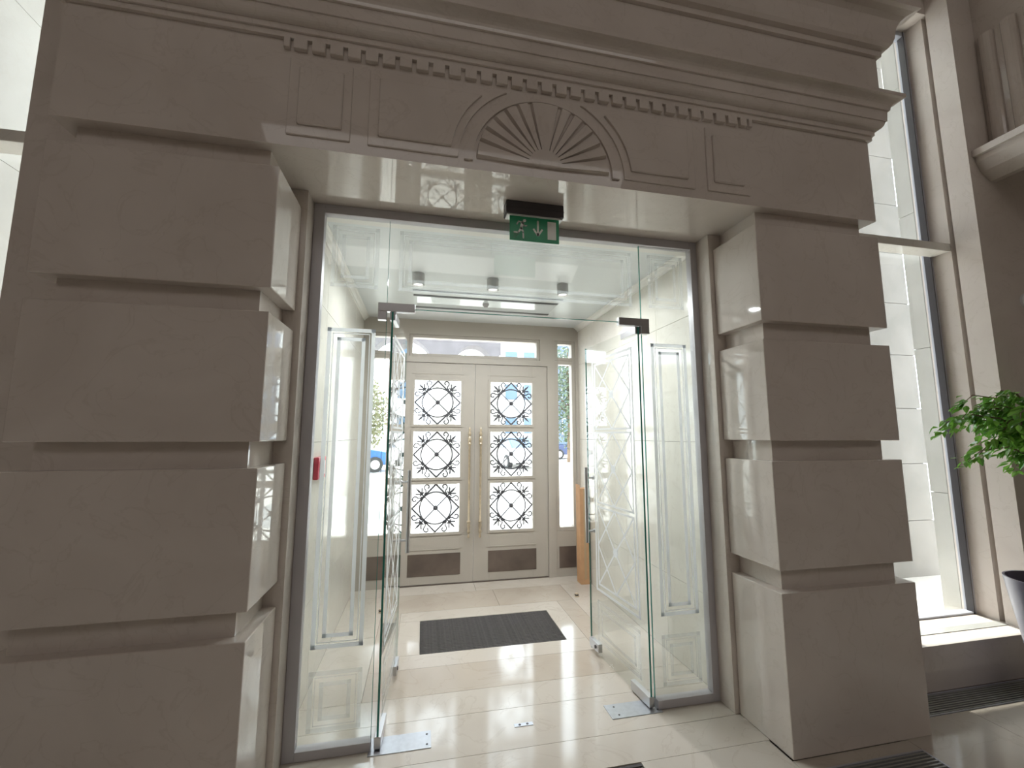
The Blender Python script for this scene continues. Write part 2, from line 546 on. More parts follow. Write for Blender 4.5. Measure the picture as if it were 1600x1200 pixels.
# shell: recessed-looking fan of thirteen wedge ribs round a hub
bm = bmesh.new()
prism(bm, arc(CX, SZ + 0.012, 0.088, 0, pi, 16), -0.020, 0.004)
hub = finish('shell_hub', bm, 'portal', ent, bevel=0.004, seg=1)
def rib(a0, a1):
    """flat blade between two angles (degrees), its sides bevelled down to the ground"""
    bm = bmesh.new()
    r0, r1, gp = 0.084, 0.336, 0.016
    A0, A1 = radians(a0) + gp, radians(a1) - gp
    def ring(g0, g1, y, dr):
        out = arc(CX, SZ + 0.012, r1 - dr, A0 + g0, A1 - g1, 6)
        inn = arc(CX, SZ + 0.012, r0, A0 + g0 * .2, A1 - g1 * .2, 1)
        return [bm.verts.new((x, y, z)) for x, z in out + inn[::-1]]
    lo, hi = ring(0, 0, 0.003, 0), ring(0.022, 0.022, -0.020, 0.006)
    n = len(lo)
    bm.faces.new(hi); bm.faces.new(lo[::-1])
    for k in range(n):
        bm.faces.new((lo[k], lo[(k + 1) % n], hi[(k + 1) % n], hi[k]))
    finish('shell_rib', bm, 'portal', ent)
edges = [0.0, 15.5] + [15.5 + 12.2 * k for k in range(1, 6)]
edges = edges + [180 - e for e in edges[::-1]]
for i in range(len(edges) - 1):
    rib(edges[i], edges[i + 1])

# ---------------------------------------------------------------- glass screen
screen = empty('window_1', (CX, YG, 0))
tag(screen, 'frameless glass screen in a grey metal frame filling the portal, frosted bands on its side panes', 'glass screen', kind='structure')
FXL, FXR, FW, FD = -0.957, 1.339, 0.054, 0.05
def at(o, parent):                      # parent without moving, parents only translated
    o.parent = parent
    o.matrix_parent_inverse = parent.matrix_basis.inverted()
    return o
def P(o): return at(o, screen)
P(boxes('frame', [(FXL, FXL + FW, YG - .025, YG + .025, 0.001, ZS - .001)], 'alu', bevel=0.002))
P(boxes('frame', [(FXR - FW + .01, FXR, YG - .025, YG + .025, 0.001, ZS - .001)], 'alu', bevel=0.002))
P(boxes('frame', [(FXL + FW, FXR - FW + .01, YG - .025, YG + .025, 2.689, ZS - .001)], 'alu', bevel=0.002))
P(boxes('bottom_rail', [(FXL + FW, -0.566, YG - .025, YG + .025, 0.001, 0.043)], 'alu', bevel=0.002))
P(boxes('bottom_rail', [(0.952, FXR - FW + .01, YG - .025, YG + .025, 0.001, 0.046)], 'alu', bevel=0.002))
P(boxes('fixed_pane', [(FXL + FW, -0.568, YG - .005, YG + .005, 0.043, 2.689)], 'glass'))
P(boxes('fixed_pane', [(0.946, FXR - FW + .01, YG - .005, YG + .005, 0.046, 2.689)], 'glass'))
P(boxes('over_pane', [(-0.563, 0.942, YG - .005, YG + .005, 2.190, 2.689)], 'glass'))
P(boxes('pane_edge', [(-0.5675, -0.5655, YG - .0052, YG + .0052, 0.05, 2.688)], 'edge'))
P(boxes('pane_edge', [(0.9435, 0.9455, YG - .0052, YG + .0052, 0.05, 2.688)], 'edge'))
P(boxes('pane_edge', [(-0.563, 0.942, YG - .0052, YG + .0052, 2.187, 2.190)], 'edge'))
for (a, b_, c_, d_, e_, f_) in ((-0.612, -0.417, -0.612, -0.567, -0.545, -0.515), (0.790, 0.991, 0.935, 0.991, 0.90, 0.93)):
    pf = boxes('patch_fitting', [(a, b_, YG - .017, YG + .017, 2.168, 2.215), (c_, d_, YG - .017, YG + .017, 2.120, 2.168)], 'steel', bevel=0.002)
    P(pf)
def nested(x0, x1, z0, z1, y0, y1, mt='frost'):
    bm = bmesh.new()
    def band(i, w):
        quadstrip(bm, rect(x0 + i + w / 2, x1 - i - w / 2, z0 + i + w / 2, z1 - i - w / 2), w, y0, y1)
    band(0.0, 0.020); band(0.027, 0.004); band(0.050, 0.018)
    return finish('frosted_bands', bm, mt)
P(nested(-0.862, -0.620, 0.475, 2.065, YG - .0066, YG - .0053))
P(nested(1.000, 1.242, 0.475, 2.065, YG - .0066, YG - .0053))

for (a, b_) in ((-0.862, -0.618), (0.998, 1.242)):
    P(nested(a, b_, 2.29, 2.635, YG - .0066, YG - .0053, 'faint'))
    P(nested(a, b_, 0.105, 0.375, YG - .0066, YG - .0053, 'faint'))
P(nested(-0.51, 0.886, 2.29, 2.635, YG - .0066, YG - .0053, 'faint'))

# swinging leaves: local x runs from the pivot along the leaf, local y is across it
def leaf(name, piv, far, side, label):
    d = Vector((far[0] - piv[0], far[1] - piv[1]))
    L = d.length
    root = empty(name, (piv[0], piv[1], 0), atan2(d.y, d.x))
    tag(root, label, 'glass door', kind='structure')
    x0, x1, z0, z1, t = -0.015, L, 0.012, 2.163, 0.005
    boxes('glass_pane', [(x0, x1, -t, t, z0, z1)], 'glass', root)
    boxes('glass_edge', [(x0 - .002, x0, -t, t, z0, z1)], 'edge', root)
    boxes('glass_edge', [(x1, x1 + .002, -t, t, z0, z1)], 'edge', root)
    # frosted drawing: borders, three fields of lozenges
    yf0, yf1 = (t + .0003, t + .0014) if side > 0 else (-t - .0014, -t - .0003)
    bm = bmesh.new()
    a, b = 0.060, 0.565
    quadstrip(bm, rect(a, b, 0.445, 2.045), 0.016, yf0, yf1)
    for zc0, zc1 in ((0.485, 1.005), (1.035, 1.520), (1.545, 2.010)):
        u0, u1 = a + 0.030, b - 0.030
        quadstrip(bm, rect(u0, u1, zc0, zc1), 0.012, yf0, yf1)
        um, zm = (u0 + u1) / 2, (zc0 + zc1) / 2
        quadstrip(bm, [(um, zc1), (u0, zm), (um, zc0), (u1, zm)], 0.012, yf0, yf1)
        for p, q in (((u0, zc1), (u1, zc0)), ((u0, zc0), (u1, zc1))):
            quadstrip(bm, [p, q], 0.012, yf0, yf1, closed=False)
        prism(bm, arc(um, zm, 0.028, 0, 2 * pi - 2 * pi / 14, 13), yf0, yf1)
    finish('frosted_pattern', bm, 'frost', root)
    nested(0.060, 0.565, 0.105, 0.375, yf0, yf1, 'faint').parent = root
    boxes('pivot_patch', [(-0.02, 0.165, -.016, .016, 0.008, 0.062)], 'steel', root, bevel=0.003)
    boxes('top_patch', [(-0.01, 0.160, -.016, .016, 2.120, 2.166)], 'steel', root, bevel=0.003)
    lk = boxes('lock_patch', [(L - 0.125, L + .003, -.016, .016, 0.030, 0.085)], 'steel', root, bevel=0.003)
    bm = bmesh.new(); lathe(bm, [(0.011, -0.021), (0.011, 0.021)], 14, (L - 0.085, 0, 0.057), 'y')
    finish('lock_cylinder', bm, 'dark', lk)
    hs, off = 0.600, 0.056 * side
    bm = bmesh.new(); tube(bm, [(hs, off, 0.748), (hs, off, 1.272)], 0.0125, 14)
    hd = finish('handle', bm, 'steel', root, smooth=True)
    for z in (0.825, 1.197):
        bm = bmesh.new(); tube(bm, [(hs, -0.010 * side, z), (hs, off, z)], 0.0075, 10)
        so = finish('standoff', bm, 'steel', hd, smooth=True)
        bm = bmesh.new(); lathe(bm, [(0.014, -0.010), (0.014, 0.010)], 14, (hs, 0, z), 'y')
        finish('collar', bm, 'steel', hd, smooth=True)
    return root
leaf('door_3', (-0.533, 0.478), (-0.487, 1.165), -1, 'clear frameless glass door leaf standing open at left, seen almost edge-on with green edge')
leaf('door_4', (0.918, 0.494), (0.852, 1.165), 1, 'clear frameless glass door leaf standing open at right with frosted lozenge pattern')

# pivot plates and floor hardware
def plate(x0, x1, y0, y1, label):
    p = boxes('pivot_plate', [(x0, x1, y0, y1, 0.0002, 0.004)], 'plate', bevel=0.001)
    tag(p, label, 'floor plate', 'steel pivot plates at the glass doors')
    for x in (x0 + .05, x1 - .02):
        for y in (y0 + .025, y1 - .025):
            bm = bmesh.new(); lathe(bm, [(0.0055, 0.0), (0.0055, 0.0012)], 10, (x, y, 0.004))
            finish('screw', bm, 'dark', p)
plate(-0.575, -0.280, 0.428, 0.550, 'brushed steel pivot plate in the floor under the left glass door leaf')
plate(0.668, 0.965, 0.438, 0.556, 'brushed steel pivot plate in the floor under the right glass door leaf')
sp = boxes('strike_plate', [(0.146, 0.246, 0.486, 0.510, 0.0002, 0.003)], 'plate', bevel=0.0008)
tag(sp, 'small steel strike plate with two holes in the middle of the floor', 'floor plate')
for x in (0.175, 0.216):
    bm = bmesh.new(); lathe(bm, [(0.007, 0), (0.007, 0.0008)], 12, (x, 0.498, 0.003)); finish('hole', bm, 'dark', sp)
def stopper(x, y, label):
    bm = bmesh.new()
    lathe(bm, [(0.020, 0.0), (0.021, 0.004), (0.017, 0.010), (0.017, 0.024), (0.013, 0.031), (0.004, 0.034)], 18, (x, y, 0.0002))
    o = finish('door_stop', bm, 'brass', smooth=True)
    bm = bmesh.new(); lathe(bm, [(0.0185, 0.012), (0.0185, 0.022)], 18, (x, y, 0.0002)); finish('rubber_ring', bm, 'black', o)
    tag(o, label, 'door stop', 'floor door stops')
stopper(-0.670, 2.119, 'small round door stop on the vestibule floor at left')
stopper(1.095, 2.120, 'small round door stop on the vestibule floor at right near the cardboard box')

# ---------------------------------------------------------------- vestibule shell
def slab_wall(name, x, sgn, label):
    """stone slabs with open joints; face at x, thickness outwards"""
    def bx(d0, d1, y0, y1, z0, z1):
        a, b = x + sgn * d0, x + sgn * d1
        return (min(a, b), max(a, b), y0, y1, z0, z1)
    base = boxes(name, [bx(0.021, 0.20, YG + .031, YB + 0.15, 0, 5.2)], 'joint')
    tag(base, label, 'wall', kind='structure')
    yy = [YG + .031, 1.02, 1.60, 2.16, YB + 0.02]
    zz = [0.0, 0.53, 1.46, 2.30, ZC + .02]
    for i in range(4):
        for j in range(4):
            g = 0.0012
            boxes('stone_slab', [bx(0, 0.02, yy[i] + g, yy[i + 1] - g, zz[j] + g, zz[j + 1] - g)], 'wallstone', base)
    return base
slab_wall('wall_left', WXL, -1, 'beige polished stone slab wall on the left of the vestibule')
slab_wall('wall_right', WXR, 1, 'beige polished stone slab wall on the right of the vestibule')
ce = boxes('ceiling', [(WXL, WXR, YG + .03, YB + .1, ZC, ZC + 0.1)], 'ceil')
tag(ce, 'glossy white stretch ceiling of the vestibule', 'ceiling', kind='structure')
def cornice(name, x, sgn, label):
    bm = bmesh.new()
    pts = [(0, 0), (0.052, 0), (0.052, -0.006), (0.040, -0.010), (0.030, -0.022), (0.014, -0.032), (0.010, -0.044), (0, -0.044)]
    a = [bm.verts.new((x + sgn * p, YG + .03, ZC + z)) for p, z in pts]
    b = [bm.verts.new((x + sgn * p, YB, ZC + z)) for p, z in pts]
    n = len(pts)
    bm.faces.new(a); bm.faces.new(b[::-1])
    for i in range(n):
        bm.faces.new((a[i], b[i], b[(i + 1) % n], a[(i + 1) % n]))
    o = finish(name, bm, 'ceiltrim')
    tag(o, label, 'cornice', kind='structure')
cornice('trim_2', WXL, 1, 'slim cream moulding where left vestibule wall meets the ceiling')
cornice('trim_3', WXR, -1, 'slim cream moulding where right vestibule wall meets the ceiling')
fl = boxes('trim_4', [(WXL, WXR, YG + .03, YG + .11, ZC - 0.03, ZC - .0005)], 'ceiltrim', bevel=.003)
tag(fl, 'flat cream strip of ceiling right behind the glass screen', 'ceiling strip', kind='structure')

# ceiling lights, slots, detector
def downlight(x, y, label):
    root = empty('ceiling_downlight', (x, y, ZC))
    tag(root, label, 'downlight', 'cylindrical ceiling downlights')
    bm = bmesh.new()
    lathe(bm, [(0.046, 0.0), (0.047, -0.004), (0.047, -0.086), (0.044, -0.090), (0.038, -0.090), (0.036, -0.074), (0.001, -0.074)], 28)
    finish('body', bm, 'lampgrey', root, smooth=True)
    bm = bmesh.new()
    lathe(bm, [(0.034, -0.0745), (0.034, -0.079), (0.001, -0.081)], 24)
    finish('lens', bm, emit('downlight_lens', (1.0, 0.96, 0.9), 3.0), root)
    ld = bpy.data.lights.new('downlight', 'AREA')
    ld.shape = 'DISK'; ld.size = 0.07; ld.energy = LAMP_POWER; ld.color = (0.94, 0.98, 1.0)
    lo = bpy.data.objects.new('downlight_light', ld); COL.objects.link(lo)
    lo.parent = root; lo.location = (0, 0, -0.092)
downlight(-0.421, 1.364, 'grey cylindrical ceiling downlight, leftmost of the three')
downlight(0.158, 1.364, 'grey cylindrical ceiling downlight, middle of the three')
downlight(0.739, 1.360, 'grey cylindrical ceiling downlight, rightmost of the three')
def slot(x0, x1, y, w, label):
    o = boxes('slot_diffuser', [(x0, x1, y - w / 2, y + w / 2, ZC - 0.0035, ZC - .0003)], 'dark')
    tag(o, label, 'air slot', 'dark linear slots in the vestibule ceiling')
    boxes('slot', [(x0 + .006, x1 - .006, y - w / 4, y + w / 4, ZC - 0.0045, ZC - .0034)], 'black', o)
slot(-0.473, 0.868, 1.735, 0.026, 'thin dark ceiling slot nearest the downlights')
slot(-0.470, 0.863, 1.868, 0.040, 'dark ceiling slot between the thin slot and the smoke detector')
slot(-0.454, 0.873, 2.215, 0.050, 'dark ceiling slot nearest the entrance doors')
gp_ = boxes('glossy_panel', [(-0.44, 0.862, 1.894, 2.186, ZC - .003, ZC - .0004)], 'gloss', bevel=.001)
tag(gp_, 'glossy white ceiling panel between the two wide dark slots', 'ceiling panel')
bm = bmesh.new()
lathe(bm, [(0.030, 0.0), (0.032, -0.006), (0.026, -0.020), (0.020, -0.024), (0.016, -0.034), (0.004, -0.036)], 20, (0.194, 2.0, ZC - .003))
sm = finish('smoke_detector', bm, 'alu', smooth=True)
tag(sm, 'small grey dome smoke detector on the vestibule ceiling', 'detector')

# fire alarm call point on the left wall
ca = boxes('alarm_call_point', [(WXL, WXL + 0.030, 0.875, 1.065, 1.238, 1.370)], 'red', bevel=0.006)
tag(ca, 'red alarm call point box on the left vestibule wall', 'alarm box')
boxes('front_plate', [(WXL + .0295, WXL + .033, 0.905, 1.035, 1.262, 1.346)], 'white', ca, bevel=.001)

# ---------------------------------------------------------------- back wall with entrance doors
bw = boxes('wall_back', [
    (WXL, -0.93, YB, YB + .14, 0, ZC), (-0.68, -0.60, YB - .004, YB + .14, 0, 2.62), (1.062, 1.085, YB, YB + .14, 0, 2.575),
    (1.33, WXR, YB, YB + .14, 0, ZC),
    (-0.93, 1.33, YB, YB + .14, 2.575, ZC), (-0.60, 1.062, YB - .002, YB + .14, 2.275, 2.335),
    (-0.60, -0.52, YB, YB + .14, 2.335, 2.575), (0.91, 1.062, YB, YB + .14, 2.335, 2.575),
    (-0.60, -0.548, YB - .002, YB + .14, 0, 2.275), (0.998, 1.062, YB - .002, YB + .14, 0, 2.275)], 'wood')
tag(bw, 'cream painted timber front of the vestibule around the double doors', 'wall', kind='structure')
up_ = boxes('facade_block', [(WXL - .2, WXR + .2, YB + .16, YB + .5, ZC + .04, 7.2)], 'ext')
tag(up_, 'pale stone outer wall above the entrance doors', 'wall', kind='structure')
up_.name = 'wall_entrance_upper'
rf = boxes('ceiling_vestibule_roof', [(WXL - .21, WXR + .21, YG + .04, YB + .5, 5.2, 7.2)], 'ext')
tag(rf, 'pale stone upper storey over the vestibule', 'wall', kind='structure')
rf.name = 'wall_upper_storey'

def window_unit(name, x0, x1, z0, z1, label, fw=0.028, inner=0.0):
    """sash in the timber front: four frame bars and a pane"""
    r = empty(name, ((x0 + x1) / 2, YB, z0))
    tag(r, label, 'window', kind='structure')
    y0, y1 = YB + .012, YB + .10
    for b in ((x0, x0 + fw, y0, y1, z0, z1), (x1 - fw, x1, y0, y1, z0, z1), (x0 + fw, x1 - fw, y0, y1, z0, z0 + fw), (x0 + fw, x1 - fw, y0, y1, z1 - fw, z1)):
        at(boxes('sash_bar', [b], 'wood', bevel=.004), r)
    at(boxes('pane', [(x0 + fw * .8, x1 - fw * .8, YB + .05, YB + .056, z0 + fw * .8, z1 - fw * .8)], 'winglass'), r)
    return r
window_unit('window_2', -0.52, 0.91, 2.335, 2.575, 'long low transom window above the double doors', fw=.034)
for (nm, x0, x1, nmx, lr) in (('window_3', -0.93, -0.68, 'window_4', 'left'), ('window_5', 1.085, 1.33, 'window_6', 'right')):
    window_unit(nm, x0, x1, 0.47, 2.345, 'tall narrow sidelight window %s of the double doors' % lr, fw=.042)
    window_unit(nmx, x0, x1, 2.345, 2.575, 'small square window above the %s sidelight' % lr, fw=.038)
    pn = boxes('trim_5' if lr == 'left' else 'trim_6', [(x0, x1, YB + .01, YB + .10, 0, 0.47)], 'wood')
    tag(pn, 'cream panel with bronze plate under the %s sidelight' % lr, 'panel', kind='structure')
    boxes('kick_plate', [(x0 + .03, x1 - .025, YB + .004, YB + .0102, 0.092, 0.312)], 'kick', pn, bevel=.001)

# wrought iron grille, one pane wide; local origin in the pane's middle, in x-z
S = 0.240
def grille_meshes():
    bm = bmesh.new()
    r = 0.0085
    dm = [(0, 0, S * .97), (-S * .97, 0, 0), (0, 0, -S * .97), (S * .97, 0, 0)]
    for i in range(4):
        tube(bm, [dm[i], dm[(i + 1) % 4]], r, 6)
    R = 0.158
    tube(bm, [(R * cos(a), 0, R * sin(a)) for a in [2 * pi * k / 36 for k in range(36)]], r * .85, 6, closed=True)
    for s in (1, -1):
        tube(bm, [(-0.12 * s, 0, -0.12), (0.12 * s, 0, 0.12)], r * .7, 6)
    g = finish('grille', bm, 'iron', smooth=True)
    bm = bmesh.new()
    for k in range(8):
        a = 2 * pi * k / 8
        lathe(bm, [(0.002, -.010), (0.010, -.006), (0.010, .006), (0.002, .010)], 8, (0.015 * cos(a), 0, 0.015 * sin(a)), 'y')
    lathe(bm, [(0.004, -.016), (0.013, -.010), (0.016, 0), (0.013, .010), (0.004, .016)], 12, (0, 0, 0), 'y')
    ro = finish('rosette', bm, 'iron', smooth=True)
    # corner fleur with two scrolls, drawn for the +x +z corner
    bm = bmesh.new()
    d = Vector((1, 0, 1)).normalized(); n = Vector((-1, 0, 1)).normalized()
    def pt(u, w): return d * u + n * w
    def petal(pts, rads):
        tube(bm, [pt(*p) for p in pts], rads, 6)
    petal([(0.170, 0), (0.205, 0), (0.240, 0), (0.285, 0)], [0.008, 0.007, 0.012, 0.002])
    for s in (1, -1):
        petal([(0.185, 0), (0.212, 0.016 * s), (0.236, 0.040 * s), (0.238, 0.052 * s)], [0.006, 0.007, 0.008, 0.002])
        petal([(0.190, 0), (0.196, 0.022 * s), (0.190, 0.036 * s)], [0.006, 0.007, 0.003])
        c = Vector((0.206, 0.086 * s))
        sc = []
        for k in range(22):
            t = k / 21
            a = (-1.9 + 5.6 * t)
            rr = 0.033 * (1 - 0.68 * t)
            sc.append(pt(c.x + rr * cos(a), c.y + rr * sin(a) * s))
        sc = [pt(0.176, 0.012 * s), pt(0.177, 0.040 * s)] + sc
        tube(bm, sc, 0.0070, 5)
    fl_ = finish('fleur', bm, 'iron', smooth=True)
    return g, ro, fl_
g0, ro0, fl0 = grille_meshes()

def entrance_leaf(name, x0, x1, panes, kick, pull_x, label):
    r = empty(name, ((x0 + x1) / 2, YB, 0))
    tag(r, label, 'door', kind='structure')
    y0, y1 = YB + .020, YB + .070
    z0, z1 = 0.012, 2.271
    px0, px1 = panes
    zs = [(0.510, 1.003), (1.062, 1.543), (1.612, 2.085)]
    bars = [('stile', (x0, px0, y0, y1, z0, z1)), ('stile', (px1, x1, y0, y1, z0, z1)),
            ('rail', (px0, px1, y0, y1, zs[2][1], z1)), ('rail', (px0, px1, y0, y1, zs[1][1], zs[2][0])),
            ('rail', (px0, px1, y0, y1, zs[0][1], zs[1][0])), ('bottom_panel', (px0, px1, y0, y1, z0, zs[0][0]))]
    for nm, b in bars:
        at(boxes(nm, [b], 'wood', bevel=.0015), r)
    # flat moulded surround on the panes and lower panel
    for (za, zb) in zs:
        w = 0.022
        at(boxes('moulding', [(px0 - w, px0 + .004, y0 - .010, y0 + .004, za - w, zb + w), (px1 - .004, px1 + w, y0 - .010, y0 + .004, za - w, zb + w),
                  (px0 + .004, px1 - .004, y0 - .010, y0 + .004, za - w, za + .004), (px0 + .004, px1 - .004, y0 - .010, y0 + .004, zb - .004, zb + w)], 'wood'), r)
        at(boxes('pane', [(px0, px1, y0 + .030, y0 + .036, za, zb)], 'winglass'), r)
    at(boxes('rail', [(px0 - .03, px1 + .03, y0 - .006, y0 + .001, 0.345, 0.352), (px0 - .03, px1 + .03, y0 - .006, y0 + .001, 2.150, 2.156)], 'wood'), r)
    at(boxes('kick_plate', [(kick[0], kick[1], y0 - .004, y0 + .002, 0.092, 0.306)], 'kick', bevel=.001), r)
    for (za, zb) in zs:
        cx, cz = (px0 + px1) / 2, (za + zb) / 2
        sx, sz = (px1 - px0) / (2 * S), (zb - za) / (2 * S)
        gr = share('grille', g0); at(gr, r)
        gr.location = (cx, y0 + .016, cz); gr.scale = (sx, 1, sz)
        ro = share('rosette', ro0, gr)
        for k, (a, b) in enumerate(((1, 1), (-1, 1), (-1, -1), (1, -1))):
            share('fleur', fl0, gr, scale=(a, 1, b))
    # turned pull bar
    bm = bmesh.new()
    c = (pull_x, y0 - .052, 0)
    pr = [(0.001, 0.452), (0.008, 0.458), (0.013, 0.472), (0.009, 0.488), (0.006, 0.497), (0.015, 0.508), (0.017, 0.524), (0.010, 0.538),
          (0.014, 0.556), (0.018, 0.580), (0.013, 0.604), (0.019, 0.612), (0.019, 0.622), (0.011, 0.632), (0.011, 1.395), (0.019, 1.405), (0.019, 1.417),
          (0.013, 1.426), (0.019, 1.450), (0.015, 1.478), (0.009, 1.492), (0.016, 1.505), (0.017, 1.522), (0.008, 1.542), (0.012, 1.560), (0.008, 1.578), (0.001, 1.588)]
    lathe(bm, pr, 16, c)
    pu = at(finish('pull_handle', bm, 'brass', smooth=True), r)
    for z in (0.58, 1.455):
        bm = bmesh.new(); lathe(bm, [(0.009, 0), (0.009, -.05), ], 12, (pull_x, y0, z), 'y')
        so = finish('pull_mount', bm, 'brass', smooth=True)
        so.parent = pu
    return r
entrance_leaf('door_1', -0.546, 0.1825, (-0.455, 0.036), (-0.478, 0.052), 0.128, 'left leaf of the cream entrance doors with three iron-grilled panes')
entrance_leaf('door_2', 0.1865, 0.996, (0.352, 0.826), (0.340, 0.861), 0.246, 'right leaf of the cream entrance doors with three iron-grilled panes')
for o in (g0, ro0, fl0):
    bpy.data.objects.remove(o, do_unlink=True)
th = boxes('door_threshold', [(-0.60, 1.062, YB + .015, YB + .12, 0.0004, 0.009)], 'kick')
tag(th, 'dark metal threshold strip under the cream entrance doors', 'threshold', kind='structure')
th.name = 'trim_7'

# ---------------------------------------------------------------- exit sign
ex = empty('exit_sign', (0.20, 0.25, ZS))
tag(ex, 'green emergency exit sign with running figure hanging under the lintel', 'exit sign')
EY = 0.232
at(boxes('housing', [(0.041, 0.360, 0.212, 0.290, 2.668, ZS - .0005)], 'dark', bevel=0.005), ex)
at(boxes('seam', [(0.040, 0.361, 0.211, 0.291, 2.6995, 2.7015)], 'black'), ex)
at(boxes('edge_lip', [(0.048, 0.353, 0.222, 0.280, 2.662, 2.6685)], 'white'), ex)
pan = at(boxes('green_panel', [(0.064, 0.337, EY, EY + .006, 2.527, 2.663)], 'green', bevel=.001), ex)
bm = bmesh.new()
y0, y1 = EY - .0012, EY + .0006
def pic(u, v): return (0.064 + 0.273 * u, 2.663 - 0.136 * v)
def bar(a, b, w):
    quadstrip(bm, [pic(*a), pic(*b)], w, y0, y1, closed=False)
    for q in (a, b):
        x, z = pic(*q)
        prism(bm, arc(x, z, w / 2, 0, 2 * pi * 9 / 10, 9), y0, y1)
hx, hz = pic(.295, .17)
prism(bm, arc(hx, hz, 0.0088, 0, 2 * pi * 13 / 14, 13), y0, y1)
bar((.255, .26), (.225, .50), .0150)          # torso
bar((.255, .25), (.175, .22), .0075)          # back arm
bar((.175, .22), (.145, .34), .0070)
bar((.262, .28), (.290, .39), .0075)          # front arm
bar((.290, .39), (.335, .37), .0065)
bar((.235, .50), (.268, .66), .0095)          # front leg
bar((.268, .66), (.270, .88), .0085)
bar((.225, .50), (.170, .68), .0095)          # back leg
bar((.170, .68), (.090, .68), .0080)
finish('running_figure', bm, 'signwhite', pan).matrix_parent_inverse = Matrix.Identity(4)
bm = bmesh.new()
bar((.565, .15), (.565, .72), .0105)
quadstrip(bm, [pic(.472, .47), pic(.565, .74)], .0100, y0, y1, closed=False)
quadstrip(bm, [pic(.658, .47), pic(.565, .74)], .0100, y0, y1, closed=False)
prism(bm, [pic(.535, .64), pic(.595, .64), pic(.567, .77), pic(.563, .77)], y0, y1)
finish('down_arrow', bm, 'signwhite', pan)
bm = bmesh.new(); a, b = pic(.762, .12), pic(.938, .86)
prism(bm, rect(a[0], b[0], b[1], a[1]), y0, y1)
finish('door_symbol', bm, 'signwhite', pan)
bm = bmesh.new()
for i, v in enumerate((.72, .78, .84, .90)):
    a, b = pic(.07, v), pic(.185 - .02 * i, v + .025)
    prism(bm, rect(a[0], b[0], b[1], a[1]), y0, y1)
finish('ground_lines', bm, plain('exit_lines', (0.12, 0.34, 0.2), .4), pan)

# ---------------------------------------------------------------- mats and floor grilles
def mat_thing(x0, x1, y0, y1, z, n, label):
    o = boxes('entrance_mat', [(x0 + .002, x1 - .002, y0 + .002, y1 - .002, -0.019, z - .005)], 'matbase')
    tag(o, label, 'mat', 'dark ribbed mats')
    bm = bmesh.new()
    p = (y1 - y0 - .006) / n
    box(bm, x0 + .004, x1 - .004, 0, p * .66, z - .006, z + .001)
    first = finish('rib', bm, 'mat', o)
    first.location.y = y0 + .004
    for i in range(1, n):
        share('rib', first, o, loc=(0, y0 + .004 + i * p, 0))
    return o
mat_thing(MX0, MX1, MY0, MY1, 0.0, 26, 'dark ribbed entrance mat set in the vestibule floor')
mat_thing(M2X0, M2X1, M2Y0, M2Y1, 0.0, 26, 'dark ribbed mat in the hall floor in front of the glass doors')
def grille(x0, x1, y0, y1, n, label, cat='floor grille'):
    o = boxes('floor_grille', [(x0 + .002, x1 - .002, y0 + .002, y1 - .002, -0.019, -0.014)], 'black')
    tag(o, label, cat, 'slatted floor grilles')
    e = 0.009
    boxes('rim', [(x0, x1, y0, y0 + e, -.014, .0015), (x0, x1, y1 - e, y1, -.014, .0015), (x0, x0 + e, y0 + e, y1 - e, -.014, .0015), (x1 - e, x1, y0 + e, y1 - e, -.014, .0015)], 'alulight', o)
    p = (y1 - y0 - 2 * e) / n
    bm = bmesh.new()
    box(bm, x0 + e, x1 - e, 0, p * .42, -0.013, 0.0005)
    f = finish('bar', bm, 'grate', o)
    f.location.y = y0 + e + p * .3
    for i in range(1, n):
        share('bar', f, o, loc=(0, y0 + e + p * (.3 + i), 0))
grille(GRX0, GRX1, GRY0, GRY1, 20, 'dark slatted floor grille in front of the right stone pier')
grille(2.14, 3.96, 0.112, 0.272, 9, 'long slatted floor grille at the foot of the right window sill')

# ---------------------------------------------------------------- cardboard box in the corner
cb = empty('cardboard_box', (1.303, 2.45, 0))
tag(cb, 'tall narrow brown cardboard box standing in the right corner by the entrance doors', 'box')
boxes('carton', [(-0.052, 0.052, -0.045, 0.07, 0.0003, 0.95)], 'card', cb, bevel=.003)
boxes('flap', [(-0.052, -0.0495, -0.045, 0.07, 0.951, 0.99)], 'card', cb)
boxes('tape', [(-0.012, 0.012, -0.0458, -0.0449, 0.05, 0.949)], plain('parcel_tape', (0.5, 0.36, 0.22), .25), cb)

